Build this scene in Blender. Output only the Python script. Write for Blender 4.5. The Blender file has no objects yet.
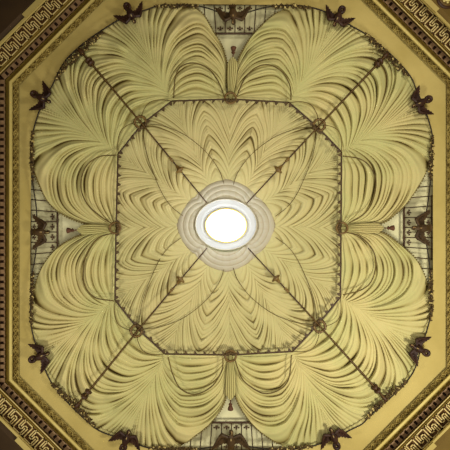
import bpy, bmesh, math, random
import numpy as np
from mathutils import Vector, Matrix
random.seed(4)
PI = math.pi
scene = bpy.context.scene
COL = scene.collection
CAMZ, D0, S = 1.6, 6.0, 0.02
CX, CY = 230.0, 228.0          # middle of the canopy in plan units (1 unit = 2 cm at the frame's level)

# ---------------------------------------------------------------- plan -> world
def base_depth(px, py):
    r = np.sqrt((np.asarray(px, float)-CX)**2 + (np.asarray(py, float)-CY)**2)/225.0
    return D0 + 0.55*np.clip(1-r, 0, 1)**1.2

def W(px, py, dz):
    return Vector((-(px-225)*S*dz/D0, (225-py)*S*dz/D0, CAMZ+dz))

def P(px, py, off=0.0):        # a point on the vaulted ceiling, `off` metres below it
    return W(px, py, float(base_depth(px, py))-off)

# ---------------------------------------------------------------- materials
def rgb(r, g, b):
    f = lambda c: ((c/255+0.055)/1.055)**2.4 if c > 10 else c/255/12.92
    return (f(r), f(g), f(b), 1)

def mat(name, c1, c2=None, rough=0.7, scale=6, bump=0.0, metal=0.0, c3=None, spec=0.3):
    m = bpy.data.materials.new(name); m.use_nodes = True
    nt = m.node_tree; N = nt.nodes; L = nt.links
    b = N['Principled BSDF']; b.inputs['Roughness'].default_value = rough
    b.inputs['Metallic'].default_value = metal
    b.inputs['Specular IOR Level'].default_value = spec
    tc = N.new('ShaderNodeTexCoord')
    nz = N.new('ShaderNodeTexNoise'); nz.inputs['Scale'].default_value = scale; nz.inputs['Detail'].default_value = 5
    L.new(tc.outputs['Object'], nz.inputs['Vector'])
    r = N.new('ShaderNodeValToRGB')
    r.color_ramp.elements[0].position = .35; r.color_ramp.elements[1].position = .65
    r.color_ramp.elements[0].color = c1; r.color_ramp.elements[1].color = c2 or c1
    L.new(nz.outputs['Fac'], r.inputs['Fac'])
    L.new(r.outputs['Color'], b.inputs['Base Color'])
    if bump:
        bp = N.new('ShaderNodeBump'); bp.inputs['Strength'].default_value = bump; bp.inputs['Distance'].default_value = .02
        L.new(nz.outputs['Fac'], bp.inputs['Height']); L.new(bp.outputs['Normal'], b.inputs['Normal'])
    return m

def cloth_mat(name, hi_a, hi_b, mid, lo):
    """draped cloth: shade of the folds is painted into the colour at each crease ('crease' attribute of the mesh)"""
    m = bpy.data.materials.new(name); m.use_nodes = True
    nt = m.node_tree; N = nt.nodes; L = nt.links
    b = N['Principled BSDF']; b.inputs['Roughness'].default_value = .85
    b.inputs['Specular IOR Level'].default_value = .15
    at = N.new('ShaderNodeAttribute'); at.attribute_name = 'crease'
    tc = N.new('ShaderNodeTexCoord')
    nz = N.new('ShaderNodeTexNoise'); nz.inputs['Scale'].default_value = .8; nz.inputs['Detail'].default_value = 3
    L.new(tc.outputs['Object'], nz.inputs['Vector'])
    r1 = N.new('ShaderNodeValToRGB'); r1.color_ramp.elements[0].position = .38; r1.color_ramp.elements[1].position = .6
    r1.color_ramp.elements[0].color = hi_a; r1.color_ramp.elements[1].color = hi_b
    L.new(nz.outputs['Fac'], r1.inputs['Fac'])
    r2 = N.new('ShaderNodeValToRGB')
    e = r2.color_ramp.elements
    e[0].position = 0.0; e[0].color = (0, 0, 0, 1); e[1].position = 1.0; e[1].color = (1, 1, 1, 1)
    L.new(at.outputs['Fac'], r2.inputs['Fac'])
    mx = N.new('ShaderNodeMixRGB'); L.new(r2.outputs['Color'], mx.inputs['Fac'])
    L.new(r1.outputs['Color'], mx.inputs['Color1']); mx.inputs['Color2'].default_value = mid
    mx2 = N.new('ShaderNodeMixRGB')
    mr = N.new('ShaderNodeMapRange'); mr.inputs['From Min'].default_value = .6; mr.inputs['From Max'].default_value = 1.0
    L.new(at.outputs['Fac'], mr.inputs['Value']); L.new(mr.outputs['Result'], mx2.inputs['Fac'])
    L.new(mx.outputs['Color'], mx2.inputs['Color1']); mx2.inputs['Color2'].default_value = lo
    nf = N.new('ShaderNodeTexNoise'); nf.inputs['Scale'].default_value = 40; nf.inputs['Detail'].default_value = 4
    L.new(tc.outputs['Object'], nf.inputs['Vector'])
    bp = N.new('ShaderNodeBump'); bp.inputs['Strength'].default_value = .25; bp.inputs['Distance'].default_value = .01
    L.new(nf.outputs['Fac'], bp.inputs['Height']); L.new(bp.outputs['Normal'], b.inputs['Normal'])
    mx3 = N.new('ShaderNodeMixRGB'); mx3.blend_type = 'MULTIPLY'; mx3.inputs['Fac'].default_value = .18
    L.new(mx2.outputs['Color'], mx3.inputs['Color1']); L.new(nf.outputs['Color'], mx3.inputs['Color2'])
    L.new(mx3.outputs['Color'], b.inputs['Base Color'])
    return m

M = {
 'plain':  mat('plain_plaster', rgb(176,156,88), rgb(188,168,100), .75, 1.2, .06),
 'back':   mat('opening_plaster', rgb(206,198,152), rgb(212,206,164), .9, 2, .05),
 'carve':  mat('carved_plaster', rgb(178,158,88), rgb(122,100,44), .6, 9, .2),
 'groove': mat('carved_ground', rgb(70,54,18), rgb(52,38,12), .8, 9),
 'fillet': mat('gilded_fillet', rgb(210,192,120), rgb(198,178,104), .45, 3, .05),
 'olive':  mat('olive_cove', rgb(112,90,30), rgb(128,104,38), .7, 4),
 'dentil': mat('dentil_plaster', rgb(142,114,82), rgb(120,92,64), .6, 12),
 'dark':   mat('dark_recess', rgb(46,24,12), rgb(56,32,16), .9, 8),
 'fret':   mat('fret_plaster', rgb(216,196,136), rgb(196,172,110), .5, 10, .1),
 'fretbg': mat('fret_ground', rgb(92,62,26), rgb(74,48,20), .8, 8),
 'wall':   mat('shaded_wall', rgb(62,44,20), rgb(52,36,16), .8, 2, .1),  # wall tone darkened to stand in for shade on the west diagonals
 'wall_olive': mat('olive_wall', rgb(116,94,42), rgb(100,78,32), .8, 2, .1),
 'floor':  mat('parquet_floor', rgb(120,84,50), rgb(96,64,36), .4, 3),
 'rod':    mat('bronze_rod', rgb(66,42,20), rgb(52,32,16), .5, 8),
 'gilt':   mat('bronze_gilt', rgb(116,90,42), rgb(86,62,28), .45, 20, .2),
 'leaf':   mat('leaf_bronze', rgb(76,56,22), rgb(58,42,18), .6, 12),
 'cord':   mat('black_cord', rgb(44,34,20), rgb(34,26,16), .7, 8),
 'seam':   mat('seam_cord', rgb(98,80,34), rgb(72,56,22), .7, 8),
 'eagle':  mat('eagle_bronze', rgb(58,34,22), rgb(40,22,16), .5, 7, .4),
 'eagleL': mat('eagle_brown', rgb(74,54,28), rgb(54,38,20), .5, 7, .4),
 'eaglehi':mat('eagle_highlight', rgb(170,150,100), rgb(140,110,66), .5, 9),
 'iron':   mat('dark_iron', rgb(74,50,30), rgb(58,38,24), .6, 8),
 'tassel': mat('red_tassel', rgb(90,54,32), rgb(70,40,22), .7, 10),
 'leafA':  mat('garland_dark', rgb(84,64,26), rgb(52,38,18), .7, 20),
 'leafB':  mat('garland_pale', rgb(190,172,112), rgb(150,126,64), .7, 20),
 'fringe': mat('fringe_thread', rgb(120,104,52), rgb(84,70,32), .8, 30),
 'rosette':mat('rosette_plaster', rgb(166,164,158), rgb(172,170,164), .7, 3, .1),
 'rosette_petal': mat('rosette_petal_plaster', rgb(174,160,124), rgb(162,148,112), .8, 3, .1),
 'brass':  mat('brass_rim', rgb(214,190,110), rgb(196,168,80), .35, 4, metal=.3),
}
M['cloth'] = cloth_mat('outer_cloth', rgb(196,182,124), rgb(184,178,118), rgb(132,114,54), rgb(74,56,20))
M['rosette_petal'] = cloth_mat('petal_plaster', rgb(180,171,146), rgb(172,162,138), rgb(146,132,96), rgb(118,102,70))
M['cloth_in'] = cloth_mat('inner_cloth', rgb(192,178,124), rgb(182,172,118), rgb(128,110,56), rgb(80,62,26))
g = bpy.data.materials.new('glowing_glass'); g.use_nodes = True
gb = g.node_tree.nodes['Principled BSDF']
gb.inputs['Base Color'].default_value = (1, 1, 1, 1)
gb.inputs['Emission Color'].default_value = (.82, .92, 1, 1); gb.inputs['Emission Strength'].default_value = 3
M['glow'] = g

# ---------------------------------------------------------------- object helpers
def link(name, me, m=None, parent=None, smooth=False):
    o = bpy.data.objects.new(name, me); COL.objects.link(o)
    if m is not None: me.materials.append(M[m])
    if smooth: me.polygons.foreach_set('use_smooth', [True]*len(me.polygons))
    if parent is not None:
        o.parent = parent
        o.matrix_parent_inverse = Matrix.Translation(parent.location).inverted() if parent.rotation_euler.z == 0 else parent.matrix_basis.inverted()
    return o

def tag(o, label=None, cat=None, group=None, kind=None):
    if label: o['label'] = label
    if cat: o['category'] = cat
    if group: o['group'] = group
    if kind: o['kind'] = kind
    return o

def empty(name, loc, label, cat, group=None):
    o = bpy.data.objects.new(name, None); COL.objects.link(o)
    o.empty_display_size = .1; o.location = loc
    return tag(o, label, cat, group)

def struct(o): o['kind'] = 'structure'; return o

class MB:
    def __init__(s): s.v = []; s.f = []
    def add(s, vs, fs):
        n = len(s.v); s.v += [tuple(v) for v in vs]; s.f += [tuple(i+n for i in f) for f in fs]
    def tube(s, pts, r, n=8, closed=False):
        pts = [Vector(p) for p in pts]; K = len(pts)
        rs = r if isinstance(r, (list, tuple)) else [r]*K
        vs = []
        up = Vector((0, 0, 1))
        for i, p in enumerate(pts):
            a = pts[(i-1) % K] if (closed or i > 0) else p
            b = pts[(i+1) % K] if (closed or i < K-1) else p
            t = (b-a).normalized() if (b-a).length > 1e-9 else Vector((1, 0, 0))
            x = t.cross(up)
            if x.length < 1e-4: x = Vector((1, 0, 0))
            x.normalize(); y = t.cross(x).normalized()
            for k in range(n):
                an = 2*PI*k/n
                vs.append(p + (x*math.cos(an)+y*math.sin(an))*rs[i])
        fs = []
        for i in range(K if closed else K-1):
            j = (i+1) % K
            for k in range(n):
                l = (k+1) % n
                fs.append((i*n+k, i*n+l, j*n+l, j*n+k))
        if not closed:
            fs.append(tuple(range(n))[::-1]); fs.append(tuple((K-1)*n+k for k in range(n)))
        s.add(vs, fs)
    def lathe(s, p0, axis, prof, n=12):       # prof: (distance along axis, radius)
        a = Vector(axis).normalized(); x = a.orthogonal().normalized(); y = a.cross(x)
        vs = []; p0 = Vector(p0)
        for (h, r) in prof:
            for k in range(n):
                an = 2*PI*k/n
                vs.append(p0+a*h+(x*math.cos(an)+y*math.sin(an))*max(r, 1e-4))
        fs = []
        for i in range(len(prof)-1):
            for k in range(n):
                l = (k+1) % n
                fs.append((i*n+k, i*n+l, (i+1)*n+l, (i+1)*n+k))
        fs.append(tuple(range(n))[::-1]); fs.append(tuple((len(prof)-1)*n+k for k in range(n)))
        s.add(vs, fs)
    def blob(s, c, rx, ry, rz, rot=0, nu=8, nv=5):
        c = Vector(c); vs = []; fs = []
        for i in range(nv+1):
            th = PI*i/nv
            for k in range(nu):
                an = 2*PI*k/nu
                x = rx*math.sin(th)*math.cos(an); y = ry*math.sin(th)*math.sin(an); z = rz*math.cos(th)
                vs.append(c+Vector((x*math.cos(rot)-y*math.sin(rot), x*math.sin(rot)+y*math.cos(rot), z)))
        for i in range(nv):
            for k in range(nu):
                l = (k+1) % nu
                fs.append((i*nu+k, i*nu+l, (i+1)*nu+l, (i+1)*nu+k))
        s.add(vs, fs)
    def prism(s, poly, fn, o0, o1, bev=0.0):  # poly in plan units; fn(px,py,off)->world
        n = len(poly)
        if bev:
            cx = sum(p[0] for p in poly)/n; cy = sum(p[1] for p in poly)/n
        vs = [fn(x, y, o0) for x, y in poly] + [fn(x, y, o1-bev*.5) for x, y in poly]
        fs = [(i, (i+1) % n, n+(i+1) % n, n+i) for i in range(n)]
        if bev:
            ins = []
            for i in range(n):
                a = Vector(poly[i-1]); b = Vector(poly[i]); c = Vector(poly[(i+1) % n])
                d = ((b-a).normalized()+(b-c).normalized())
                e1 = (b-a).normalized(); nn = Vector((-e1.y, e1.x))
                e2 = (c-b).normalized(); n2 = Vector((-e2.y, e2.x))
                w = nn+n2
                if w.length < .2: w = nn
                w.normalize()
                ins.append(b+w*s.sgn*bev*50*.35)
            vs += [fn(p.x, p.y, o1) for p in ins]
            fs += [(n+i, n+(i+1) % n, 2*n+(i+1) % n, 2*n+i) for i in range(n)]
            fs.append(tuple(range(2*n, 3*n)))
        else: fs.append(tuple(range(n, 2*n)))
        fs.append(tuple(range(n))[::-1])
        s.add(vs, fs)
    sgn = 1
    def build(s, name, m, parent=None, smooth=False):
        me = bpy.data.meshes.new(name); me.from_pydata(s.v, [], s.f)
        bm = bmesh.new(); bm.from_mesh(me); bmesh.ops.recalc_face_normals(bm, faces=bm.faces); bm.to_mesh(me); bm.free()
        return link(name, me, m, parent, smooth)

def catmull(pts, n=8, closed=False):
    pts = [np.array(p, float) for p in pts]; K = len(pts); out = []
    for i in range(K if closed else K-1):
        p0 = pts[i-1] if (i > 0 or closed) else 2*pts[0]-pts[1]
        p1 = pts[i]; p2 = pts[(i+1) % K]
        p3 = pts[(i+2) % K] if (i+2 < K or closed) else 2*pts[-1]-pts[-2]
        for k in range(n):
            t = k/n
            out.append(.5*((2*p1)+(-p0+p2)*t+(2*p0-5*p1+4*p2-p3)*t*t+(-p0+3*p1-3*p2+p3)*t**3))
    if not closed: out.append(pts[-1])
    return np.array(out)

def resample(pts, n):
    pts = np.asarray(pts, float)
    d = np.r_[0, np.cumsum(np.hypot(*np.diff(pts, axis=0).T))]
    t = np.linspace(0, d[-1], n)
    return np.c_[np.interp(t, d, pts[:, 0]), np.interp(t, d, pts[:, 1])]

def grid_mesh(name, px, py, off, m, parent=None, attr=None, depth=None):
    """relief sheet on the vault: plan positions px, py (2D arrays), height off in metres"""
    dz = (base_depth(px, py) if depth is None else depth) - off
    X = -(px-225)*S*dz/D0; Y = (225-py)*S*dz/D0; Z = CAMZ+dz
    nr, nc = px.shape
    co = np.stack([X, Y, Z], -1).reshape(-1, 3)
    idx = np.arange(nr*nc).reshape(nr, nc)
    q = np.stack([idx[:-1, :-1], idx[1:, :-1], idx[1:, 1:], idx[:-1, 1:]], -1).reshape(-1, 4)
    me = bpy.data.meshes.new(name)
    me.vertices.add(len(co)); me.vertices.foreach_set('co', co.ravel())
    me.loops.add(q.size); me.loops.foreach_set('vertex_index', q.ravel().astype(np.int32))
    me.polygons.add(len(q)); me.polygons.foreach_set('loop_start', np.arange(0, q.size, 4, dtype=np.int32))
    me.polygons.foreach_set('loop_total', np.full(len(q), 4, np.int32))
    me.update(calc_edges=True)
    me.polygons.foreach_set('use_smooth', np.ones(len(q), bool))
    if attr is not None:
        a = me.attributes.new('crease', 'FLOAT', 'POINT'); a.data.foreach_set('value', attr.ravel().astype(np.float32))
    me.validate()
    return link(name, me, m, parent)

# ================================================================= THE SETTING
# octagonal frame: inner line of the carved moulding on each side, as n.(p) = c
R2 = math.sqrt(.5)
SIDES = [  # (normal, constant, width of plain band)
 ((-1, 0), -19.0, 10.5), ((-R2, -R2), -104.5*R2, 16.0), ((0, -1), 8.0, 11.0), ((R2, -R2), 362.5*R2, 18.7),
 ((1, 0), 446.5, 13.0), ((R2, R2), 814.5*R2, 18.7), ((0, 1), 463.0, 11.0), ((-R2, R2), 357.5*R2, 16.0)]
def isect(i, di, j, dj):
    (a, b), c, _ = SIDES[i % 8]; (e, f), g_, _ = SIDES[j % 8]; c += di; g_ += dj
    det = a*f-b*e
    return ((c*f-b*g_)/det, (a*g_-c*e)/det)
def corners(d): return [isect(i, d, i+1, d) for i in range(8)]      # corner between side i and i+1

def ring_strip(name, profile, m):
    """mitred moulding all round the octagon; profile = [(offset, depth), ...] (offset in plan units outward)"""
    mb = MB(); rows = []
    for (d, dz) in profile:
        rows.append([W(x, y, dz) for x, y in corners(d)])
    vs = [v for r in rows for v in r]
    fs = []
    for i in range(len(rows)-1):
        for k in range(8):
            l = (k+1) % 8
            fs.append((i*8+k, i*8+l, (i+1)*8+l, (i+1)*8+k))
    mb.add(vs, fs)
    return struct(mb.build(name, m))

# drapery outline (edge of the plain band) per quarter
OUT = {
 'TL': [(31,172),(31,150),(33,135),(36,120),(42,104),(52,86),(58,73),(66,60),(78,48),(92,37),(104,29),(117,21),(130,15),(147,9),(158,5.5),(176,4)],
 'TR': [(290,5),(302,5.5),(315,8),(326,12),(338,18),(353,27),(367,35),(388,52),(402,66),(412,79),(417,92),(423,104),(428,120),(432,136),(433,150),(433,168)],
 'BR': [(433,288),(432,303),(430,320),(425,333),(421,347),(416,366),(407,381),(388,400),(371,415),(362,424),(352,429),(335,438),(318,445),(304,449),(290,450.5)],
 'BL': [(175,450.5),(160,450),(145,447),(127,440),(110,435),(98,430),(88,422),(73,408),(56,389),(48,376),(40,357),(35,341),(31,325),(30,305),(30,290)]}
OUTS = {k: catmull(v, 6) for k, v in OUT.items()}

# flat plain band: from drapery outline to the carved moulding
loop = np.vstack([OUTS['TL'], OUTS['TR'], OUTS['BR'], OUTS['BL']])
def frame_hit(p):
    d = np.array(p)-np.array([CX, CY]); best = 1e9
    for (n, c, _) in SIDES:
        dd = n[0]*d[0]+n[1]*d[1]
        if dd > 1e-6: best = min(best, (c-(n[0]*CX+n[1]*CY))/dd)
    return np.array([CX, CY])+d*best
def cut(p):      # push an outline point out to at least the window edge
    return p
lp = resample(np.vstack([loop, loop[:1]]), 321)[:-1]
cs = corners(0)
# insert exact octagon corners by angular sorting
ang = lambda p: math.atan2(p[1]-CY, p[0]-CX)
pts = sorted([(ang(p), tuple(p)) for p in lp])
A_ = np.array([a for a, _ in pts]); PX = np.array([p[0] for _, p in pts]); PY = np.array([p[1] for _, p in pts])
angs = sorted(list(A_)+[ang(c) for c in cs])
rr = np.hypot(PX-CX, PY-CY)
rin = np.interp(angs, np.r_[A_[-1]-2*PI, A_, A_[0]+2*PI], np.r_[rr[-1], rr, rr[0]])
mb = MB(); n = len(angs); vs = []
for a, r in zip(angs, rin):
    q = (CX+r*math.cos(a), CY+r*math.sin(a)); vs.append(W(q[0], q[1], D0-.02))
for a in angs:
    q = frame_hit((CX+math.cos(a), CY+math.sin(a))); vs.append(W(q[0], q[1], D0-.02))
for a, r in zip(angs, rin):
    q = (CX+r*math.cos(a), CY+r*math.sin(a)); vs.append(W(q[0], q[1], D0+.10))
mb.add(vs, [(i, (i+1) % n, n+(i+1) % n, n+i) for i in range(n)]+[(2*n+i, 2*n+(i+1) % n, (i+1) % n, i) for i in range(n)])
struct(mb.build('trim_1', 'plain'))

# the vaulted ceiling behind the drapery
nr, na = 24, 96
th = np.linspace(0, 2*PI, na+1)
rad = np.linspace(0.02, 1, nr)
edge = np.array([frame_hit((CX+math.cos(a), CY+math.sin(a))) for a in th])
gx = CX+(edge[None, :, 0]-CX)*rad[:, None]*.985; gy = CY+(edge[None, :, 1]-CY)*rad[:, None]*.985
struct(grid_mesh('ceiling', gx, gy, np.full(gx.shape, -.16), 'back'))

# mouldings
ring_strip('trim_2', [(0, D0-.02), (0, D0-.01), (7, D0-.04)], 'groove')
ring_strip('trim_3', [(6.6, D0-.03), (6.6, D0-.12), (7.4, D0-.15), (9.6, D0-.15), (10.2, D0-.11), (10.4, D0-.02)], 'fillet')
ring_strip('trim_4', [(10.2, D0-.04), (12, D0-.02), (13.5, D0-.06), (13.6, D0-.02), (20.6, D0-.02)], 'olive')
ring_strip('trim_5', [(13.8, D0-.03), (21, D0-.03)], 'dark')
ring_strip('trim_6', [(21, D0-.02), (21, D0-.20), (22, D0-.23), (23.4, D0-.23), (24, D0-.26), (25.3, D0-.26)], 'olive')
ring_strip('trim_7', [(21.6, D0-.22), (21.8, D0-.25), (22.6, D0-.25), (22.8, D0-.22)], 'fret')
ring_strip('trim_8', [(25.2, D0-.24), (42, D0-.24)], 'fretbg')
ring_strip('trim_9', [(40.8, D0-.24), (41.0, D0-.42), (42.2, D0-.45), (44.4, D0-.45), (44.6, D0-.40), (45, D0-.40)], 'plain')
# plain soffit and wall down to the floor, an octagonal room
mb = MB(); c0 = corners(44.5)
top = [W(x, y, D0-.42) for x, y in c0]
prof = [(0, 0), (.04, .06), (.62, .06), (.62, .2), (.70, .3), (.70, None)]
walls = ['west', 'northwest', 'north', 'northeast', 'east', 'southeast', 'south', 'southwest']
ctr = Vector((sum(v.x for v in top)/8, sum(v.y for v in top)/8, 0))
def push(v, d, z):
    h = Vector((v.x-ctr.x, v.y-ctr.y, 0)); h2 = h*(1+d/h.length); return Vector((ctr.x+h2.x, ctr.y+h2.y, z))
zt = CAMZ+D0-.42
for i in range(8):
    a, b = top[i-1], top[i]
    rows = []
    for (d, dn) in prof:
        z = 0.0 if dn is None else zt-dn
        rows.append((push(a, d, z), push(b, d, z)))
    mb = MB()
    for j in range(len(rows)-1):
        mb.add([rows[j][0], rows[j][1], rows[j+1][1], rows[j+1][0]], [(0, 1, 2, 3)])
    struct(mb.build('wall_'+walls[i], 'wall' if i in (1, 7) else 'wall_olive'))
mb = MB(); mb.add([push(v, .3, 0) for v in top], [tuple(range(8))]); struct(mb.build('floor', 'floor'))

def side_frame(i):
    (nx, ny), c, _ = SIDES[i]
    t = (-ny, nx)
    def at(a, d): # a along, measured from foot of the centre
        k = c+d-(nx*CX+ny*CY)
        return (CX+nx*k+t[0]*a, CY+ny*k+t[1]*a)
    def lim(d):
        out = []
        for j in (i-1, i+1):
            x, y = isect(i, d, j, d)
            out.append((x-CX)*t[0]+(y-CY)*t[1])
        return min(out), max(out)
    return at, lim

trim_no = [10]
def nm():
    s = 'trim_%d' % trim_no[0]; trim_no[0] += 1; return s

for i in range(8):
    at, lim = side_frame(i)
    diag = i % 2 == 1
    # carved leaf moulding: relief strip (leaf-and-ring guilloche)
    a0, a1 = lim(3.3)
    na_ = int((a1-a0)*4); nd = 26
    A, Dd = np.meshgrid(np.linspace(0, 1, na_), np.linspace(0.3, 6.5, nd), indexing='ij')
    l0, l1 = lim(0.3); m0, m1 = lim(6.5)
    f = (Dd-.3)/6.2
    lo = l0+(m0-l0)*f; hi = l1+(m1-l1)*f
    AA = lo+(hi-lo)*A
    (nx, ny), c, _ = SIDES[i]; t = (-ny, nx)
    k = c+Dd-(nx*CX+ny*CY)
    px = CX+nx*k+t[0]*AA; py = CY+ny*k+t[1]*AA
    ph = AA/7.0*PI; y = (f-.5)*2
    w1 = np.exp(-((y-.62*np.sin(ph))/.2)**2); w2 = np.exp(-((y+.62*np.sin(ph))/.2)**2)
    eye = np.exp(-((np.mod(AA/7.0, 1)-.5)/.13)**2-(y/.35)**2)
    edge_ = np.exp(-((np.abs(y)-.95)/.12)**2)
    h = .012+.055*np.maximum(np.maximum(w1, w2), np.maximum(eye, edge_*.7))
    o = grid_mesh(nm(), px, py, h, 'carve', depth=np.full(px.shape, D0-.02), attr=1-h/.07)
    struct(o)
    # dentils
    mb = MB(); a0, a1 = lim(17); sp = 6.7; n = int((a1-a0)//sp); st = (a1-a0)/n
    for q in range(n):
        ac = a0+(q+.5)*st; w = st*.30
        poly = [at(ac-w, 14.2), at(ac+w, 14.2), at(ac+w, 20.2), at(ac-w, 20.2)]
        mb.prism(poly, lambda x, y, o_: W(x, y, D0-o_), .03, .11)
        poly = [at(ac+w, 13.8), at(ac+st-w, 13.8), at(ac+st-w, 15.2), at(ac+w, 15.2)]
        mb.prism(poly, lambda x, y, o_: W(x, y, D0-o_), .03, .08)
        poly = [at(ac+w, 19), at(ac+st-w, 19), at(ac+st-w, 20.4), at(ac+w, 20.4)]
        mb.prism(poly, lambda x, y, o_: W(x, y, D0-o_), .03, .08)
    struct(mb.build(nm(), 'dentil'))
    # Greek key
    mb = MB(); a0, a1 = lim(33); U = 14.0; n = int((a1-a0)//U); U = (a1-a0)/n
    flip = 1
    cell = U/8.0; hh = 14.0/7.2
    strokes = [[(0, 0), (6.3, 0), (6.3, 4.9), (3.95, 4.9), (3.95, 2.1), (1.6, 2.1), (1.6, 7), (8, 7), (8, 0)], [(2.78, 7), (2.78, 3.5)], [(5.13, 0), (5.13, 3.5)]]
    lw = .31
    for q in range(n):
        for stq in strokes:
            for (p, r_) in zip(stq[:-1], stq[1:]):
                x0, x1 = sorted((p[0], r_[0])); y0, y1 = sorted((p[1], r_[1]))
                x0 -= lw; x1 += lw; y0 -= lw; y1 += lw
                cc = [(x0, y0), (x1, y0), (x1, y1), (x0, y1)]
                poly = [at(a0+q*U+x*cell, 26.3+y*hh) for x, y in cc]
                mb.prism(poly, lambda x, y, o_: W(x, y, D0-.20-o_), .03, .085)
    struct(mb.build(nm(), 'fret'))
    if diag:   # broken ledge outside the key band on the diagonal walls
        rng = {1: (4, 300), 3: (-300, -2), 5: (-300, 4) , 7: (0, 300)}[i]
        lo_, hi_ = lim(47)
        # ledge runs towards the top/bottom walls
        s0 = {1: (-300, 1), 3: (-300, 7), 5: (-300, -5), 7: (-300, 3)}[i]
        sgn = {1: 1, 3: -1, 5: 1, 7: -1}[i]
        b0 = {1: 4, 3: -7, 5: 8, 7: 2}[i]
        e0 = hi_ if sgn > 0 else lo_
        poly = [at(b0, 43.2), at(e0, 43.2), at(e0, 48.5), at(b0, 48.5)]
        mb = MB(); mb.prism(poly, lambda x, y, o_: W(x, y, D0-.40-o_), .0, .09)
        struct(mb.build(nm(), 'plain'))

# ================================================================= DRAPERY
def noise2(x, y, seed):
    r = np.random.RandomState(seed); o = np.zeros_like(x)
    for _ in range(7):
        k = r.uniform(.012, .06); a = r.uniform(0, 2*PI); ph = r.uniform(0, 2*PI)
        o += np.sin((x*math.cos(a)+y*math.sin(a))*k*2*PI/1.6+ph)
    return o/3.5

def fold_relief(px, py, phase, seed, slope=.31, maxw=11.0, wig=.12, contrast=.5):
    phase = phase+wig*noise2(px, py, seed)
    def grad(a): return np.gradient(a, axis=0), np.gradient(a, axis=1)
    xs, xt = grad(px); ys, yt = grad(py); ps, pt_ = grad(phase)
    det = xs*yt-xt*ys; det = np.where(np.abs(det) < 1e-6, 1e-6, det)
    fx = (ps*yt-pt_*ys)/det; fy = (pt_*xs-ps*xt)/det
    R_ = np.random.RandomState(5)                    # every sheet is pleated alike so the pleats meet at the seams
    wd = R_.choice([.45, .7, 1.0, 1.45, 1.9], 200, p=[.2, .25, .25, .2, .1]); wd /= wd.mean()
    bd = np.r_[0, np.cumsum(wd)]
    ph = np.clip(phase, 0.001, bd[-2])
    idx = np.searchsorted(bd, ph, side='right')-1
    f = (ph-bd[idx])/wd[idx]
    lam = np.clip(wd[idx]/np.maximum(np.hypot(fx, fy), 1e-3), .8, maxw)
    amp = R_.uniform(.45, 1.15, 201)[idx]; sk = R_.uniform(.55, .95, 201)[idx]
    mod = np.clip(.75+.45*noise2(px*1.3, py*1.3, seed+200), .25, 1.2)
    fw = f**sk
    h = np.sin(PI*np.clip(fw, 0, 1))**.9*amp*mod
    sub = .16*np.sin(PI*np.mod(f*3.0, 1))**2*(lam > 5)*np.sin(PI*f)
    off = (h+sub)*np.maximum(lam,1.6)*slope*S*1.7
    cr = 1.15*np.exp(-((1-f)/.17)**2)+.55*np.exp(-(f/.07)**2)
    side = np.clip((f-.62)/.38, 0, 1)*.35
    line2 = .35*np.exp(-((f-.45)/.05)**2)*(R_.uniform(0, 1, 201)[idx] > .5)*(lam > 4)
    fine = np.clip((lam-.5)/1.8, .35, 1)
    crease = np.clip((cr*.9+side+line2)*mod*amp*1.1, 0, 1)*np.maximum(fine,contrast)  # fold shade, carried into the cloth colour
    return off, crease

KN = {'N': (230.5, 99), 'E': (341, 228), 'S': (230.5, 355), 'W': (116, 228)}
V8 = {'A': (172, 101), 'B': (289, 102.5), 'C': (341.5, 152), 'D': (340.5, 297), 'E_': (292.5, 351.5), 'F': (165, 354), 'G': (115, 300), 'H': (118, 154)}
RG = {'TL': (142, 124), 'TR': (317.5, 127), 'BR': (318, 324.5), 'BL': (138, 329)}

def outline_piece(q, p0, p1):
    o = OUTS[q]
    i0 = int(np.argmin(np.hypot(o[:, 0]-p0[0], o[:, 1]-p0[1]))); i1 = int(np.argmin(np.hypot(o[:, 0]-p1[0], o[:, 1]-p1[1])))
    return o[i0:i1+1] if i1 >= i0 else o[i1:i0+1][::-1]

BIRD = {'TLt': (130, 15), 'TLl': (42, 104), 'TRt': (338, 18), 'TRr': (423, 104), 'BRr': (421, 347), 'BRb': (335, 438), 'BLb': (127, 440), 'BLl': (40, 357)}

def F(c): return np.where(c < 1, c, 1+.50*np.log(np.maximum(c, 1)))
EPS = .20; KF = 10.5

def swag(name, knot, vert, edge, quarter, bird, seed, label):
    """curtain from the middle tie (knot) to an octagon corner (vert), free edge 'edge' then the outline to the bird"""
    e = catmull([knot]+edge, 8)
    o = outline_piece(quarter, edge[-1], bird)
    O = resample(np.vstack([e, o[1:]]), 260); I = resample([knot, vert], 260)
    s = np.linspace(0, 1, 260)[:, None]; t = np.linspace(0, 1, 230)[None, :]
    # let the sheet bulge smoothly: the free edge is the outermost fold
    px = I[:, 0:1]*(1-t)+O[:, 0:1]*t; py = I[:, 1:2]*(1-t)+O[:, 1:2]*t
    g_ = EPS+(1-EPS)*(1-np.clip((s-.25)/.75, 0, 1)**2.2)
    c = t/g_
    ph = KF*F(c)+3
    off, cr = fold_relief(px, py, ph+0*s, seed)
    # hang in front of the ceiling; roll the free edge
    off = off+.05+.05*np.sin(PI*np.clip(t, 0, 1))
    root = empty(name, P(*vert, .03), label, 'curtain', 'swagged curtains around the canopy')
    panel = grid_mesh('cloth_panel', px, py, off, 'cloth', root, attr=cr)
    # fringe of small tufts along the free edge
    mb = MB(); fr = resample(e, 150)[14:]
    L = [P(x, y, .09) for x, y in fr]; mb.tube(L[:120], .010, 6)
    rnd = random.Random(seed)
    mid = np.array([(knot[0]+bird[0])/2, (knot[1]+bird[1])/2])
    for k in range(2, 118, 3):
        x, y = fr[k]; d = np.array([x, y])-mid; d /= np.hypot(*d)
        mb.tube([P(x, y, .09), P(x+d[0]*1.1, y+d[1]*1.1, .08)], [.010, .016], 5)
    mb.build('fringe', 'fringe', panel)
    return root

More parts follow.
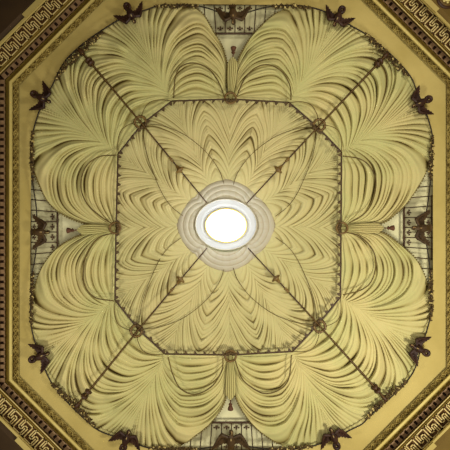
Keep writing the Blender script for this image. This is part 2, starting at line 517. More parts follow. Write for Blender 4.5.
SW = [
 ('N', 'A', [(226,86),(226.5,64),(222,47),(211.5,29),(203,15),(193,7.5),(176,4)], 'TL', 'TLt', 'pale olive swagged curtain left of the top tie, hanging open beside the top railing'),
 ('N', 'B', [(235,86),(237,64),(246,45),(256,32),(268,20),(280,11),(290,5)], 'TR', 'TRt', 'pale olive swagged curtain right of the top tie, hanging open beside the top railing'),
 ('E', 'C', [(356,226),(382,223),(397,212.5),(408,201),(420,183),(428,167),(433,150)], 'TR', 'TRr', 'pale olive swagged curtain above the right tie, hanging open beside the right railing'),
 ('E', 'D', [(356,230),(383,233),(403,247.5),(416,260),(424,275),(429,289),(432,303)], 'BR', 'BRr', 'pale olive swagged curtain below the right tie, hanging open beside the right railing'),
 ('S', 'E_', [(233,370),(236,397),(247,417),(260,431),(276,442),(290,450.5)], 'BR', 'BRb', 'pale green swagged curtain right of the bottom tie, hanging open beside the bottom railing'),
 ('S', 'F', [(228,370),(225,400),(211,422),(193,437),(175,450.5)], 'BL', 'BLb', 'pale green swagged curtain left of the bottom tie, hanging open beside the bottom railing'),
 ('W', 'G', [(102,230),(84,234),(70,240),(58,248),(47,260),(38,277),(30,305)], 'BL', 'BLl', 'pale olive swagged curtain below the left tie, hanging open beside the left railing'),
 ('W', 'H', [(102,226),(84,223),(70,218),(58,211),(48,201),(40,186),(34,170),(31,150)], 'TL', 'TLl', 'pale olive swagged curtain above the left tie, hanging open beside the left railing'),
]
for k, (kn, vt, ed, q, b, lab) in enumerate(SW):
    swag('swagged_curtain', KN[kn], V8[vt], ed, q, BIRD[b], 11+k, lab)

CORN = [('A', 'TL', 'H', 'TLt', 'TLl', 'fan of folded olive cloth round the top left pole'), ('C', 'TR', 'B', 'TRr', 'TRt', 'fan of folded olive cloth round the top right pole'),
        ('E_', 'BR', 'D', 'BRb', 'BRr', 'fan of folded greenish cloth round the bottom right pole'), ('G', 'BL', 'F', 'BLl', 'BLb', 'fan of folded greenish cloth round the bottom left pole')]
for k, (v0, q, v1, b0, b1, lab) in enumerate(CORN):
    I = resample([V8[v0], RG[q], V8[v1]], 300)
    O = resample(outline_piece(q, BIRD[b0], BIRD[b1]), 300)
    s = np.linspace(0, 1, 300)[:, None]; t = np.linspace(0, 1, 230)[None, :]
    px = I[:, 0:1]*(1-t)+O[:, 0:1]*t; py = I[:, 1:2]*(1-t)+O[:, 1:2]*t
    u = np.abs(2*s-1)
    c = t/(1-(1-EPS)*u**2.0)
    off, cr = fold_relief(px, py, KF*F(c)+3+0*s, 40+k)
    off = off+.05+.05*np.sin(PI*t)
    root = empty('fanned_drapery', P(*RG[q], .03), lab, 'drapery', 'corner fans of drapery around the canopy')
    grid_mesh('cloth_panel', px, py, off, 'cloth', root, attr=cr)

# inner canopy: twelve gores between the rosette and the octagonal rod
root = empty('canopy', P(226, 225, .03), 'octagonal inner canopy of cream cloth falling in scalloped folds round the lamp', 'canopy')
order = ['N', 'B', 'TR', 'C', 'E', 'D', 'BR', 'E_', 'S', 'F', 'BL', 'G', 'W', 'H', 'TL', 'A']
pos = lambda k: KN.get(k) or V8.get(k) or RG.get(k)
gores = [('N', None, 'B'), ('B', 'TR', 'C'), ('C', None, 'E'), ('E', None, 'D'), ('D', 'BR', 'E_'), ('E_', None, 'S'), ('S', None, 'F'), ('F', 'BL', 'G'), ('G', None, 'W'), ('W', None, 'H'), ('H', 'TL', 'A'), ('A', None, 'N')]
C0 = np.array([227.0, 225.5])
for k, (a, m_, b) in enumerate(gores):
    pts_ = [pos(a)]+([pos(m_)] if m_ else [])+[pos(b)]
    O = resample(pts_, 200)
    d = O-C0; rr_ = np.hypot(d[:, 0], d[:, 1]); I = C0+d/rr_[:, None]*38
    s = np.linspace(0, 1, 200)[:, None]; t = np.linspace(0, 1, 220)[None, :]
    px = I[:, 0:1]*(1-t)+O[:, 0:1]*t; py = I[:, 1:2]*(1-t)+O[:, 1:2]*t
    r = np.hypot(px-C0[0], (py-C0[1]))
    u = np.abs(2*s-1)
    ep = .60
    g_ = 1-(1-ep)*u**1.3
    c = (r-14)/g_
    off, cr = fold_relief(px, py, c/9.6, 70+k, slope=.22, maxw=10, wig=.2, contrast=.8)
    fade = np.clip((r-36)/30, .15, 1)
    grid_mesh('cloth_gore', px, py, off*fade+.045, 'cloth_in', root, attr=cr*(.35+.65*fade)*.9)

def cord(name, pts, r, m, parent=None, off=.11, label=None, cat=None, group=None, n=8, k=6):
    c = catmull(pts, n); mb = MB(); mb.tube([P(x, y, off) for x, y in c], r, k)
    o = mb.build(name, m, parent, True)
    if label: tag(o, label, cat, group)
    return o

# ---- seams on the canopy from each ring to the rosette
def seams(q, sx, sy):
    o = np.array(RG['TL'])
    R = [(147,124),(163,126),(185,135),(206,152),(219,170),(224,184)]; Lf = [(143,130),(145,146),(150,164),(161,191),(171,206),(183,216)]
    c = np.array([228.5, 227.0]); tgt = np.array(RG[q]); out = []
    for path in (R, Lf):
        pp = []
        for (x, y) in path:
            fx = (x-c[0])/(RG['TL'][0]-c[0]); fy = (y-c[1])/(RG['TL'][1]-c[1])
            pp.append((c[0]+fx*(tgt[0]-c[0]), c[1]+fy*(tgt[1]-c[1])))
        out.append(pp)
    return out
for q in ('TL', 'TR', 'BR', 'BL'):
    for pp in seams(q, 1, 1):
        cord('seam', pp, .0065, 'seam', root, .085)

# ---- scalloped braid on the outer curtains, one arc per curtain (child-like trim but laid across: own objects)
ARCS = [
 ('top left curtain', [(225,98),(218,81),(208,68.5),(194,63),(181,66.5),(175.5,77),(173.5,98)]),
 ('top right curtain', [(236,98),(245,78),(257,67),(270,65),(282.5,72.5),(290,86),(291,100)]),
 ('right upper curtain', [(343,156),(360,159),(371,168),(376,182),(373,200),(365,213),(349,223)]),
 ('right lower curtain', [(345,232),(359,236),(371.5,248),(376,263),(371.5,281),(361,290),(343,295)]),
 ('bottom right curtain', [(235,360),(241,376.7),(249.5,386),(264,393.5),(279,390),(288.6,379),(291.5,355)]),
 ('bottom left curtain', [(223,358),(222,370),(214,384),(203,392),(191,394),(180,388),(173,375),(168,357)]),
 ('left lower curtain', [(114,233),(100,237),(89.6,248),(84.5,262),(84,283),(94,297),(114,301)]),
 ('left upper curtain', [(116.5,155),(100,156.5),(88,164),(82,176),(81.5,191),(88,205),(100,216),(114,225)])]
for (w, a) in ARCS:
    cord('braid_cord', a, .012, 'seam', None, .205, 'thin looped braid cord laid across the %s' % w, 'braid', 'looped braid cords')
for q, (v0, v1) in {'TL': ('A', 'H'), 'TR': ('B', 'C'), 'BR': ('E_', 'D'), 'BL': ('F', 'G')}.items():
    r0 = np.array(RG[q]); out_ = (r0-np.array([CX, CY])); out_ /= np.hypot(*out_)
    for v in (v0, v1):
        p = np.array(V8[v]); m_ = (p+r0)/2; L = p-r0
        pp = [p, p*.75+r0*.25+out_*9, m_+out_*12.5, p*.22+r0*.78+out_*9, r0+out_*2]
        where = {'TL': 'top left', 'TR': 'top right', 'BR': 'bottom right', 'BL': 'bottom left'}[q]
        side_ = ('horizontal' if v == v0 else 'vertical')
        cord('braid_cord', pp, .0075, 'seam', None, .18, 'short braid loop between the %s ring and its %s rod' % (where, side_), 'braid', 'short braid loops beside the rings')

# ---- octagonal rods with hanging leaves
RODS = [('N', 'A', 'top rod left of its middle ring'), ('N', 'B', 'top rod right of its middle ring'), ('E', 'C', 'right rod above its middle ring'), ('E', 'D', 'right rod below its middle ring'),
        ('S', 'E_', 'bottom rod right of its middle ring'), ('S', 'F', 'bottom rod left of its middle ring'), ('W', 'G', 'left rod below its middle ring'), ('W', 'H', 'left rod above its middle ring'),
        ('TL', 'A', 'short slanting rod from the top left ring up to the top rod'), ('TL', 'H', 'short slanting rod from the top left ring down to the left rod'),
        ('TR', 'B', 'short slanting rod from the top right ring up to the top rod'), ('TR', 'C', 'short slanting rod from the top right ring down to the right rod'),
        ('BR', 'D', 'short slanting rod from the bottom right ring up to the right rod'), ('BR', 'E_', 'short slanting rod from the bottom right ring down to the bottom rod'),
        ('BL', 'G', 'short slanting rod from the bottom left ring up to the left rod'), ('BL', 'F', 'short slanting rod from the bottom left ring down to the bottom rod')]
for (a, b, lab) in RODS:
    p, q = np.array(pos(a), float), np.array(pos(b), float)
    root = empty('valance_rod', P(p[0], p[1], .17), 'thin brown '+lab, 'rod', 'rods of the octagon')
    mb = MB(); mb.tube([P(*(p*(1-t)+q*t), .17) for t in np.linspace(0, 1, 9)], .016, 8); mb.build('rod', 'rod', root, True)
    L = np.hypot(*(q-p)); d = (q-p)/L; nin = np.array([CX, CY])-(p+q)/2; nin -= d*(nin@d); nin /= np.hypot(*nin)
    n = max(2, int(round(L/9.6)))
    for k in range(n):
        c = p+d*L*(k+.75)/n
        lean = d*.9*(1 if a in 'NS' and b in ('A', 'F') else -1)
        lf = MB()
        poly = [c-d*1.5, c-d*1.9+nin*1.0+lean*.3, c-d*.6+nin*3.2+lean, c+d*.5+nin*3.7+lean, c+d*1.3+nin*1.6, c+d*1.5]
        lf.prism([tuple(v) for v in poly], lambda x, y, o: P(x, y, o), .18, .215)
        lf.build('leaf_pendant', 'leaf', root)

# ---- rings
def ring(p, r, off, th_, seg=28):
    mb = MB(); mb.tube([P(p[0]+r*math.cos(2*PI*k/seg), p[1]+r*math.sin(2*PI*k/seg), off) for k in range(seg)], th_, 8, closed=True)
    return mb
for q, w in (('TL', 'top left'), ('TR', 'top right'), ('BR', 'bottom right'), ('BL', 'bottom left')):
    p = RG[q]; out_ = np.array(p)-np.array([CX, CY]); out_ = out_/np.hypot(*out_); p = np.array(p)+out_*2.5
    root = empty('wreath_ring', P(p[0], p[1], .2), 'bronze wreath ring where the %s pole crosses the rod' % w, 'ring', 'bronze rings at the poles')
    rg = ring(p, 5.6, .20, .026).build('ring', 'gilt', root, True)
    mb = MB()
    for k in range(14):
        a = 2*PI*k/14; mb.blob(P(p[0]+5.9*math.cos(a), p[1]+5.9*math.sin(a), .205), .035, .022, .02, -a+.5)
    mb.build('leaf_wreath', 'leaf', rg, True)
    mb = MB()
    for k in (-1, 1):
        tv = np.array([-out_[1], out_[0]])
        c = p-out_*5+tv*k*2.5
        mb.blob(P(c[0], c[1], .215), .05, .035, .03, k)
    mb.build('bow', 'leaf', rg, True)
for q, w, dr in (('N', 'top', (0, -1)), ('E', 'right', (1, 0)), ('S', 'bottom', (0, 1)), ('W', 'left', (-1, 0))):
    p = np.array(KN[q])+np.array(dr)*1.0
    root = empty('curtain_tie', P(p[0], p[1], .2), 'round bronze tie gathering the %s pair of curtains' % w, 'ring', 'bronze ties of the curtains')
    ring(p, 5.4, .21, .022).build('ring', 'gilt', root, True)
    mb = MB(); t = np.array((-dr[1], dr[0]))
    for k in range(-2, 3):
        c = p-np.array(dr)*(3.2-abs(k)*.6)+t*k*2.0
        mb.blob(P(c[0], c[1], .225), .035, .03, .028)
    mb.build('leaf_cluster', 'leaf', root, True)
    # gathered tail of cloth
    tip = {'N': (233, 57), 'E': (384, 228), 'S': (230.5, 400), 'W': (77, 230)}[q]
    p0 = np.array(KN[q]); v = np.array(tip)-p0; L = np.hypot(*v); d = v/L; nn = np.array([-d[1], d[0]])
    s = np.linspace(-1, 1, 50)[:, None]; tt = np.linspace(0, 1, 80)[None, :]
    wid = 2.2+2.9*np.sin(tt*PI*.62)**1.2
    tipround = 1+.12*np.abs(s)**2*-1*(tt > .0)
    endl = np.where(np.abs(s) < 1, 1-.13*np.abs(s)**1.5, .87)
    px = p0[0]+d[0]*L*tt*endl+nn[0]*s*wid; py = p0[1]+d[1]*L*tt*endl+nn[1]*s*wid
    f = np.mod((s+1)*2.5, 1); rel = np.sin(PI*f)**.8
    tl = empty('cloth_tail', P(p0[0], p0[1], .14), 'gathered cloth tail hanging from the %s curtain tie' % w, 'drapery', 'gathered tails below the ties')
    grid_mesh('tail_cloth', px, py, .11+.04*rel+.05*(1-np.abs(s)**2)+0*tt, 'cloth', tl, attr=.45*np.exp(-(np.minimum(f, 1-f)/.16)**2)+0*tt)
    # tassel
    q0 = np.array(tip)-d*.3
    ts = empty('tassel', P(q0[0], q0[1], .15), 'small dark red tassel beyond the %s cloth tail' % w, 'tassel', 'red tassels of the curtain tails')
    e = P(*(q0+d*10), .15); b0 = P(*q0, .15); ax = e-b0; l = ax.length
    mb = MB(); mb.lathe(b0, ax, [(0, .012), (l*.35, .012), (l*.38, .03)], 8); mb.build('cord', 'tassel', ts, True)
    mb = MB(); mb.lathe(b0, ax, [(l*.36, .012), (l*.42, .036), (l*.5, .04), (l*.56, .022)], 10); mb.build('knob', 'tassel', ts, True)
    mb = MB(); mb.lathe(b0, ax, [(l*.55, .022), (l*.7, .042), (l*.9, .055), (l, .058), (l*1.01, .01)], 10); mb.build('skirt', 'tassel', ts, True)

# ---- poles
POLES = [('top left', (207,203), (143,125), (79,49), (178,170), (171,160), [(88,61),(90.5,64)]),
         ('top right', (247,203), (318,127), (388,53), (279,169), (287,160), [(380,61),(377,64.5)]),
         ('bottom right', (248,248), (318,324), (387,401), (275.5,280), (286,290), [(378,390),(374.5,387)]),
         ('bottom left', (207,248), (139,329), (75,408), (179.5,280), (171,289), [(84,396),(88,391)])]
for (w, a, m_, b, c1, c2, oc) in POLES:
    root = empty('canopy_pole', P(*b, .2), 'long brown %s pole running diagonally from the lamp to the frame' % w, 'pole', 'diagonal poles of the canopy')
    pts_ = np.vstack([resample([a, m_], 16), resample([m_, b], 16)[1:]])
    mb = MB(); mb.tube([P(x, y, .22) for x, y in pts_], [.0115+.011*k/30 for k in range(31)], 8); pl = mb.build('pole', 'rod', root, True)
    mb = MB(); mb.tube([P(x, y, .245) for x, y in pts_[12:]], [.006]*19, 6); mb.build('pole_fillet', 'gilt', pl, True)
    ax = (P(*b, .22)-P(*a, .22)).normalized()
    def onp(c):
        i = int(np.argmin(np.hypot(pts_[:, 0]-c[0], pts_[:, 1]-c[1]))); j = min(max(i, 1), 29)
        u = pts_[j+1]-pts_[j-1]; u /= np.hypot(*u); pr = pts_[j]+u*((np.array(c)-pts_[j])@u); return P(*pr, .22)
    mb = MB(); mb.lathe(onp(c1)-ax*.09, ax, [(0, .012), (.03, .03), (.05, .09), (.075, .11), (.10, .05), (.17, .025), (.2, .012)], 12)
    mb.build('spear_collar', 'gilt', root, True)
    mb = MB(); mb.lathe(onp(c2)-ax*.05, ax, [(0, .012), (.02, .035), (.04, .018), (.06, .04), (.08, .018), (.1, .03), (.12, .012)], 10)
    mb.build('bead_collar', 'gilt', root, True)
    for c in oc:
        mb = MB(); mb.lathe(onp(c)-ax*.035, ax, [(0, .02), (.012, .065), (.035, .075), (.055, .06), (.07, .02)], 12)
        mb.build('end_collar', 'rod', root, True)
    mb = MB(); mb.lathe(P(*b, .22)-ax*.14, ax, [(0, .022), (.03, .04), (.10, .048), (.13, .03)], 10); mb.build('socket', 'rod', root, True)

# ---- black cord and leaf garlands along the outline
def cordrun(pts, lab):
    mb = MB(); mb.tube([P(x, y, .16) for x, y in resample(pts, 40)], .0125, 6)
    tag(mb.build('garland_cord', 'cord', None, True), lab, 'cord', 'black cords strung between the birds')
cordrun(outline_piece('TL', BIRD['TLt'], BIRD['TLl']), 'black cord strung between the two top left corner birds')
cordrun(outline_piece('TR', BIRD['TRt'], BIRD['TRr']), 'black cord strung between the two top right corner birds')
cordrun(outline_piece('BR', BIRD['BRr'], BIRD['BRb']), 'black cord strung between the two bottom right corner birds')
cordrun(outline_piece('BL', BIRD['BLb'], BIRD['BLl']), 'black cord strung between the two bottom left corner birds')
cordrun(catmull([(130,15),(147,9.5),(158,6),(176,5),(200,6.5),(213,10),(222,14)], 6), 'black cord from the top left bird to the top railing eagle')
cordrun(catmull([(338,18),(322,10.5),(303,6),(285,5.5),(268,7),(252,11),(240,15)], 6), 'black cord from the top right bird to the top railing eagle')
cordrun(catmull([(423,104),(430,125),(433,142),(431.5,165),(430,185),(427.5,205),(425,218)], 6), 'black cord from the upper right bird to the right railing eagle')
cordrun(catmull([(421,347),(427,330),(431,312),(431.5,290),(430,268),(427.5,250),(425,238)], 6), 'black cord from the lower right bird to the right railing eagle')
cordrun(catmull([(42,104),(35,124),(31,145),(31,165),(33,185),(36,205),(37,220)], 6), 'black cord from the upper left bird to the left railing eagle')
cordrun(catmull([(40,357),(33,335),(30.5,318),(31,298),(32,275),(35,258),(37,243)], 6), 'black cord from the lower left bird to the left railing eagle')
cordrun(catmull([(127,440),(145,447),(165,450),(190,449.5),(212,447),(222,444)], 6), 'black cord from the bottom left bird to the bottom railing eagle')
cordrun(catmull([(335,438),(318,444.5),(300,448.5),(275,449.5),(252,447),(240,444)], 6), 'black cord from the bottom right bird to the bottom railing eagle')

def garland(path, lab, seed, wid=3.2, dens=1.0):
    path = resample(catmull(path, 8), 60); r = random.Random(seed)
    L = np.sum(np.hypot(*np.diff(path, axis=0).T))
    root = empty('leaf_garland', P(*path[30], .15), lab, 'garland', 'leafy garlands under the frame')
    inn = np.array([CX, CY])
    for nm_, m_, cnt in (('dark_leaves', 'leafA', int(L*2.2*dens)), ('pale_flowers', 'leafB', int(L*.55*dens))):
        mb = MB()
        for _ in range(cnt):
            i = r.randrange(59); e = math.sin(PI*(i+.5)/60)**.6
            d = inn-path[i]; d /= np.hypot(*d)
            q = path[i]+d*(r.random()**1.2*wid*e-.4)+np.array([r.uniform(-.7, .7), r.uniform(-.7, .7)])
            sz = r.uniform(.7, 1.4) if m_ == 'leafA' else r.uniform(.5, .9)
            mb.blob(P(q[0], q[1], .14+r.uniform(0, .07)), .030*sz, .013*sz+(.012*sz if m_ == 'leafB' else 0), .012, r.uniform(0, PI), 6, 4)
        o = mb.build(nm_, m_, root, True)
        o['kind'] = 'stuff'
garland([(56,79),(62,67),(71,57),(79,49),(90,40),(103,31)], 'leafy garland at the frame end of the top left pole', 1, 6.5, 1.3)
garland([(366,34),(377,42),(388,52),(398,63),(409,76)], 'leafy garland at the frame end of the top right pole', 2, 6.5, 1.3)
garland([(407,381),(398,391),(388,400),(378,409),(366,420)], 'leafy garland at the frame end of the bottom right pole', 3, 6.5, 1.3)
garland([(52,384),(61,396),(74,408),(84,418),(95,427)], 'leafy garland at the frame end of the bottom left pole', 4, 6.5, 1.3)
garland([(156,6),(166,5),(180,4.8),(198,6)], 'leafy garland over the top left curtain', 5, 3.5)
garland([(272,6),(288,5),(300,5.6),(311,8)], 'leafy garland over the top right curtain', 6, 3.5)
garland([(432.5,136),(433,150),(432,166),(430.5,180)], 'leafy garland over the upper right curtain', 7, 3.8)
garland([(431,322),(432.5,305),(432.5,290),(430.5,270)], 'leafy garland over the lower right curtain', 8, 3.8)
garland([(32.5,132),(31,150),(31.5,168),(33,182)], 'leafy garland over the upper left curtain', 9, 3.2)
garland([(31.5,325),(30.5,308),(30.8,290),(33,272)], 'leafy garland over the lower left curtain', 10, 3.2)
garland([(150,448),(165,450),(180,450),(197,449)], 'leafy garland over the bottom left curtain', 11, 3.5)
garland([(268,449),(285,450),(300,449),(313,446)], 'leafy garland over the bottom right curtain', 12, 3.5)

# ---- railings
def railing(w, o, ax, inn, halfw, bars, reach, fle):
    """o: point of rail middle; ax: unit along rail; inn: unit towards the frame (away from the lamp)"""
    o = np.array(o, float); ax = np.array(ax, float); inn = np.array(inn, float)
    root = empty('railing', P(*(o+inn*reach), .02), 'dark iron balcony railing with fleur de lis behind the %s eagle' % w, 'railing', 'iron railings between the curtains')
    q = lambda a, b: o+ax*a+inn*b
    mb = MB(); mb.tube([P(*q(a, 0), -.02) for a in np.linspace(-halfw, halfw, 7)], .019, 8); mb.build('top_rail', 'iron', root, True)
    mb = MB(); mb.tube([P(*q(a, reach-1.2), -.02) for a in np.linspace(-halfw-12, halfw+12, 7)], .012, 8); mb.build('bottom_rail', 'iron', root, True)
    for a in bars:
        lean = 0 if abs(a) < halfw-1 else (a/abs(a))*1.6
        mb = MB(); st = 0 if abs(a) <= halfw+1 else 4
        mb.tube([P(*q(a-lean*.3, st), -.02), P(*q(a+lean, reach), -.02)], .0105, 6); mb.build('baluster', 'iron', root, True)
    def fl(c, sgn, sc=1.0):
        mb = MB(); f = lambda x, y: tuple(np.array(c)+ax*x*sc+inn*y*sc*sgn)
        mb.prism([f(0, 3.2), f(-.9, 1.5), f(-.5, 0), f(-.5, -1.8), f(.5, -1.8), f(.5, 0), f(.9, 1.5)][::1], lambda x, y, k: P(x, y, k), -.03, -.01)
        for s_ in (-1, 1):
            mb.prism([f(.3*s_, -.4), f(1.6*s_, 1.4), f(2.9*s_, 1.3), f(3.1*s_, -.1), f(2.3*s_, -.8), f(2.0*s_, .1), f(.7*s_, -1.1)], lambda x, y, k: P(x, y, k), -.03, -.01)
        mb.prism([f(-1.7, -1.0), f(1.7, -1.0), f(1.7, -1.6), f(-1.7, -1.6)], lambda x, y, k: P(x, y, k), -.03, -.005)
        mb.build('fleur_de_lis', 'iron', root)
    for a in fle: fl(q(a, 4.6), 1)
    for a in fle: fl(q(a, reach-4.5), -1, .85)
railing('top', (235,33.5), (1, 0), (0, -1), 20, (-39,-29.5,-19.5,-9.8,0,9.8,19.5,29.5,39), 30, (-14.7,-4.9,4.9,14.7))
railing('right', (404,227.5), (0, 1), (1, 0), 20.5, (-40,-30,-20,-10,0,10,20,30,40), 29, (-15,-5,5,15))
railing('bottom', (231.5,422.5), (1, 0), (0, 1), 20.5, (-40,-30,-20,-10,0,10,20,30,40), 29, (-15,-5,5,15))
railing('left', (57.5,232), (0, 1), (-1, 0), 20.5, (-41,-31,-20.5,-10.3,0,10.3,20.5,31,41), 28, (-15.4,-5.2,5.2,15.4))

# ---- eagles
def eagle(c, head, sc, lab, m, grp, loopt=False):
    c = np.array(c, float); h = np.array(head, float); h /= np.hypot(*h); r = np.array([-h[1], h[0]])
    root = empty('spread_eagle', P(c[0], c[1], .2), lab, 'bird', grp)
    T = lambda x, y: tuple(c+(r*x+h*y)*sc)
    half = [(1.5, 4.6), (2.8, 4.0), (4.6, 5.6), (6.6, 8.0), (8.4, 9.0), (10.2, 8.6), (12.4, 6.0), (15.0, 1.8), (17.8, -3.4), (19.8, -7.6),
            (17.2, -7.0), (16.4, -6.4), (15.0, -6.6), (13.8, -4.6), (12.4, -5.0), (10.6, -2.6), (9.4, -3.2), (7.8, -1.2), (6.6, -2.2), (5.0, -1.4), (4.0, -2.6), (3.1, -3.2),
            (2.9, -4.6), (3.4, -6.6), (4.4, -9.0), (2.9, -8.9), (2.2, -10.2), (1.1, -9.4)]
    outl = half+[(0, -10.8)]+[(-x, y) for x, y in half[::-1]]
    bm = bmesh.new(); n = len(outl)
    base = [bm.verts.new(P(*T(x, y), .155)) for x, y in outl]
    topv = [bm.verts.new(P(*T(x, y), .195)) for x, y in outl]
    for i in range(n):
        j = (i+1) % n
        bm.faces.new((base[i], base[j], topv[j], topv[i]))
    from mathutils.geometry import tessellate_polygon
    for (a_, b_, c_) in tessellate_polygon([[Vector((x, y, 0)) for x, y in outl]]):
        bm.faces.new((topv[a_], topv[b_], topv[c_])); bm.faces.new((base[c_], base[b_], base[a_]))
    me = bpy.data.meshes.new('body')
    # body, neck, head and beak grown into the same mesh
    mb = MB()
    def spl(pts, rr):
        mb.tube([P(*T(x, y), o) for x, y, o in pts], [v*sc for v in rr], 10)
    spl([(0, -6.5, .20), (0, -4, .22), (0, -1, .24), (0, 2.5, .245), (0, 5, .23), (.2, 7.2, .24), (.9, 8.9, .25), (1.0, 10.0, .25), (.1, 10.9, .25), (-1.0, 10.6, .245), (-1.7, 9.5, .24), (-1.8, 8.8, .235)],
        [.03, .066, .085, .084, .056, .038, .028, .030, .032, .026, .014, .003])
    for s_ in (-1, 1):   # wing arms
        spl([(1.5*s_, 3.4, .23), (5*s_, 5.4, .23), (8.6*s_, 6.8, .22), (11.5*s_, 4.4, .21), (15*s_, -1.2, .20), (18.6*s_, -6.2, .19)], [.03, .03, .032, .028, .018, .004])
        for fk in range(5):
            a0 = 6.2+fk*2.3; b0 = 5.6-fk*1.9
            spl([(a0*s_, b0, .205), ((a0+1.6)*s_, b0-3.2, .20), ((a0+3.2)*s_, b0-5.6, .195)], [.012, .012, .004])
        spl([(1.4*s_, -4, .21), (2.3*s_, -6.4, .20), (2.6*s_, -7.5, .2)], [.022, .018, .01])
    tmp = bpy.data.meshes.new('t'); tmp.from_pydata(mb.v, [], mb.f); bm.from_mesh(tmp); bpy.data.meshes.remove(tmp)
    bmesh.ops.recalc_face_normals(bm, faces=bm.faces); bm.to_mesh(me); bm.free()
    link('body', me, m, root)
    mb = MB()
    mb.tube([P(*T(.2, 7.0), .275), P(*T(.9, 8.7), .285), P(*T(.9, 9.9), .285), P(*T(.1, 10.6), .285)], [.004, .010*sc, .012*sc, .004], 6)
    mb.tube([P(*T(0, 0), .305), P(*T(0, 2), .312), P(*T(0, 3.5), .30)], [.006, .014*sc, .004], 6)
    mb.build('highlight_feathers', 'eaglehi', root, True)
    if loopt:
        mb = MB(); n = 18
        mb.tube([P(*T(2.9*math.cos(2*PI*k/n)-.5, -9.6+3.4*math.sin(2*PI*k/n)), .215) for k in range(n)], .036*sc, 7, closed=True)
        mb.build('ribbon_loop', 'eagle', root, True)
    return root
gE = 'eagles before the railings'; gC = 'corner eagles'
eagle((233,13.5), (0.05,1), .93, 'brown spread eagle in front of the top railing', 'eagleL', gE)
eagle((423,228), (-1,0), .95, 'brown spread eagle in front of the right railing', 'eagleL', gE)
eagle((231,442), (0,-1), 1.0, 'brown spread eagle in front of the bottom railing', 'eagleL', gE)
eagle((39,232), (1,0), .9, 'brown spread eagle in front of the left railing', 'eagleL', gE)
eagle((130.5,14), (14,28), .84, 'dark spread eagle left of the top left curtain, upper of the top left pair', 'eagle', gC, True)
eagle((41.5,98), (28,13), .84, 'dark spread eagle above the left railing, lower of the top left pair', 'eagle', gC, True)
eagle((338,17), (-12,26), .84, 'dark spread eagle right of the top right curtain, upper of the top right pair', 'eagle', gC, True)
eagle((421,102.5), (-28,14), .84, 'dark spread eagle above the right railing, lower of the top right pair', 'eagle', gC, True)
eagle((419,349), (-28,-13), .84, 'dark spread eagle below the right railing, upper of the bottom right pair', 'eagle', gC, True)
eagle((334,438), (-10,-26), .86, 'dark spread eagle right of the bottom right curtain, lower of the bottom right pair', 'eagle', gC, True)
eagle((126,440), (8,-26), .86, 'dark spread eagle left of the bottom left curtain, lower of the bottom left pair', 'eagle', gC, True)
eagle((40,356.5), (28,-12), .84, 'dark spread eagle below the left railing, upper of the bottom left pair', 'eagle', gC, True)

# ---- round boss in the top right corner
root = empty('ceiling_boss', W(447, -1, 5.54), 'round dark ringed ornament in the top right corner beyond the key pattern', 'ornament')
B = lambda x, y, o: W(x, y, 5.54-o)
mb = MB(); mb.tube([B(447+9.5*math.cos(a), -2+9.5*math.sin(a), .02) for a in np.linspace(0, 2*PI, 41)[:-1]], .028, 8, closed=True); mb.build('outer_ring', 'rod', root, True)
mb = MB(); mb.tube([B(447+7.3*math.cos(a), -2+7.3*math.sin(a), .03) for a in np.linspace(0, 2*PI, 41)[:-1]], .018, 8, closed=True); mb.build('inner_ring', 'gilt', root, True)
mb = MB(); mb.blob(B(447, -2, .0), .085, .085, .05, 0, 16, 8)
for k in range(8): mb.blob(B(447+5*math.cos(k*PI/4), -2+5*math.sin(k*PI/4), .0), .035, .035, .03)
mb.build('centre_flower', 'fillet', root, True)

# ---- rosette and lamp
LC = (226.0, 225.5)
root = empty('ceiling_rosette', P(*LC, .02), 'grey white scalloped plaster rosette around the glowing lamp', 'rosette')
nt_, nr_ = 240, 60
th = np.linspace(0, 2*PI, nt_)[:, None]; q = np.linspace(0, 1, nr_)[None, :]
lobe = 42+6.5*np.abs(np.cos(2*th))**.7-1.5*np.abs(np.sin(4*th))
R_ = 28+(lobe-28)*q
relief = .022*np.abs(np.sin(R_*.55+1.1*np.abs(np.cos(2*th))*3))*np.sin(PI*np.clip(q, 0, 1))**.5+.02*np.abs(np.sin(8*th))*q
px = LC[0]+1.02*R_*np.cos(th); py = LC[1]+.96*R_*np.sin(th)
pc = (R_-28-9*np.abs(np.cos(2*th))**.6)/5.5+4; pf = pc-np.floor(pc)
relief = .016*np.sin(PI*pf**.7)+.010*np.abs(np.sin(8*th))*(1-q)
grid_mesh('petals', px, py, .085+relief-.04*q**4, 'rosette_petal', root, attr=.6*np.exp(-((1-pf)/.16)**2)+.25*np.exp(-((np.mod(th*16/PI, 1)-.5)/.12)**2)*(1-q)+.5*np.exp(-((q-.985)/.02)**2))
R_ = 19+(31-19)*q
px = LC[0]+R_*1.0*np.cos(th); py = LC[1]-1.0+R_*.83*np.sin(th)
grid_mesh('medallion', px, py, .115+.008*np.exp(-((q-.95)/.04)**2)+.004*np.exp(-((q-.5)/.1)**2)+0*th, 'rosette', root)
mb = MB(); mb.tube([P(LC[0]+30.6*math.cos(a), LC[1]-1+25.4*math.sin(a), .135) for a in np.linspace(0, 2*PI, 90)[:-1]], .012, 6, closed=True)
mb.build('bead_ring', 'rosette_petal', root, True)
root = empty('oval_lamp', P(*LC, .1), 'glowing white oval ceiling lamp with thin brass rim', 'lamp')
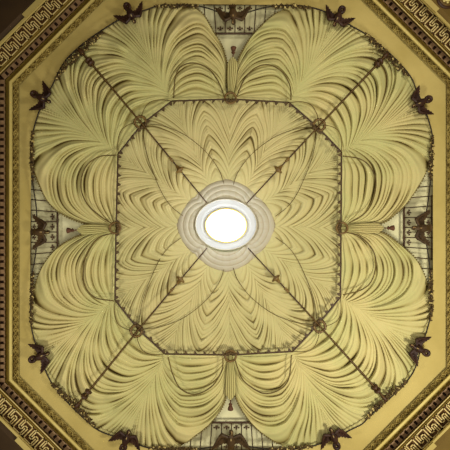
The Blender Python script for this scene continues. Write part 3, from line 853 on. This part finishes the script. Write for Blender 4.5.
mb = MB(); mb.tube([P(LC[0]+20.6*math.cos(a), LC[1]+16.6*math.sin(a), .15) for a in np.linspace(0, 2*PI, 90)[:-1]], .016, 8, closed=True)
mb.build('rim', 'brass', root, True)
th = np.linspace(0, 2*PI, 72)[:, None]; q = np.linspace(0.01, 1, 20)[None, :]
px = LC[0]+20.2*q*np.cos(th); py = LC[1]+16.2*q*np.sin(th)
grid_mesh('glass_dome', px, py, .13+.22*np.sqrt(np.clip(1-q**2, 0, 1))+0*th, 'glow', root)

# ================================================================= LIGHT AND CAMERA
def area(loc, tgt, size, power, col):
    l = bpy.data.lights.new('area', 'AREA'); l.size = size; l.energy = power; l.color = col
    o = bpy.data.objects.new('fill_light', l); COL.objects.link(o); o.location = loc  # unseen fill lights added to brighten the ceiling and model the folds
    o.rotation_euler = (Vector(tgt)-Vector(loc)).to_track_quat('-Z', 'Y').to_euler(); return o
area((-3.6, -3.4, 3.2), (0.3, 0.3, 7.6), 1.0, 290, (1, .97, .84))
area((0, 0, .8), (0, 0, 7.6), 4.0, 240, (1, .97, .85))
area((3.4, -3.6, 3.6), (0, 0, 7.6), 1.0, 110, (1, .97, .85))
area((-3.4, 3.6, 3.6), (0, 0, 7.6), 1.0, 110, (1, .96, .84))
# lamp light spilling over the rosette
l = bpy.data.lights.new('lamp_glow', 'POINT'); l.shadow_soft_size = .12; l.energy = 26; l.color = (.72, .82, 1)
o = bpy.data.objects.new('lamp_glow', l); COL.objects.link(o); o.location = P(*LC, .66)
w = bpy.data.worlds.new('World'); scene.world = w; w.use_nodes = True
w.node_tree.nodes['Background'].inputs['Color'].default_value = (.9, .8, .55, 1)
w.node_tree.nodes['Background'].inputs['Strength'].default_value = .3
cam = bpy.data.cameras.new('camera'); co = bpy.data.objects.new('camera', cam); COL.objects.link(co)
co.location = (0, 0, CAMZ); co.rotation_euler = (0, PI, 0)
cam.sensor_width = 36; cam.lens = 36*D0/(450*S)
cam.clip_start = .05
scene.camera = co
scene.view_settings.view_transform = 'Standard'
scene.view_settings.look = 'None'
scene.view_settings.exposure = 0
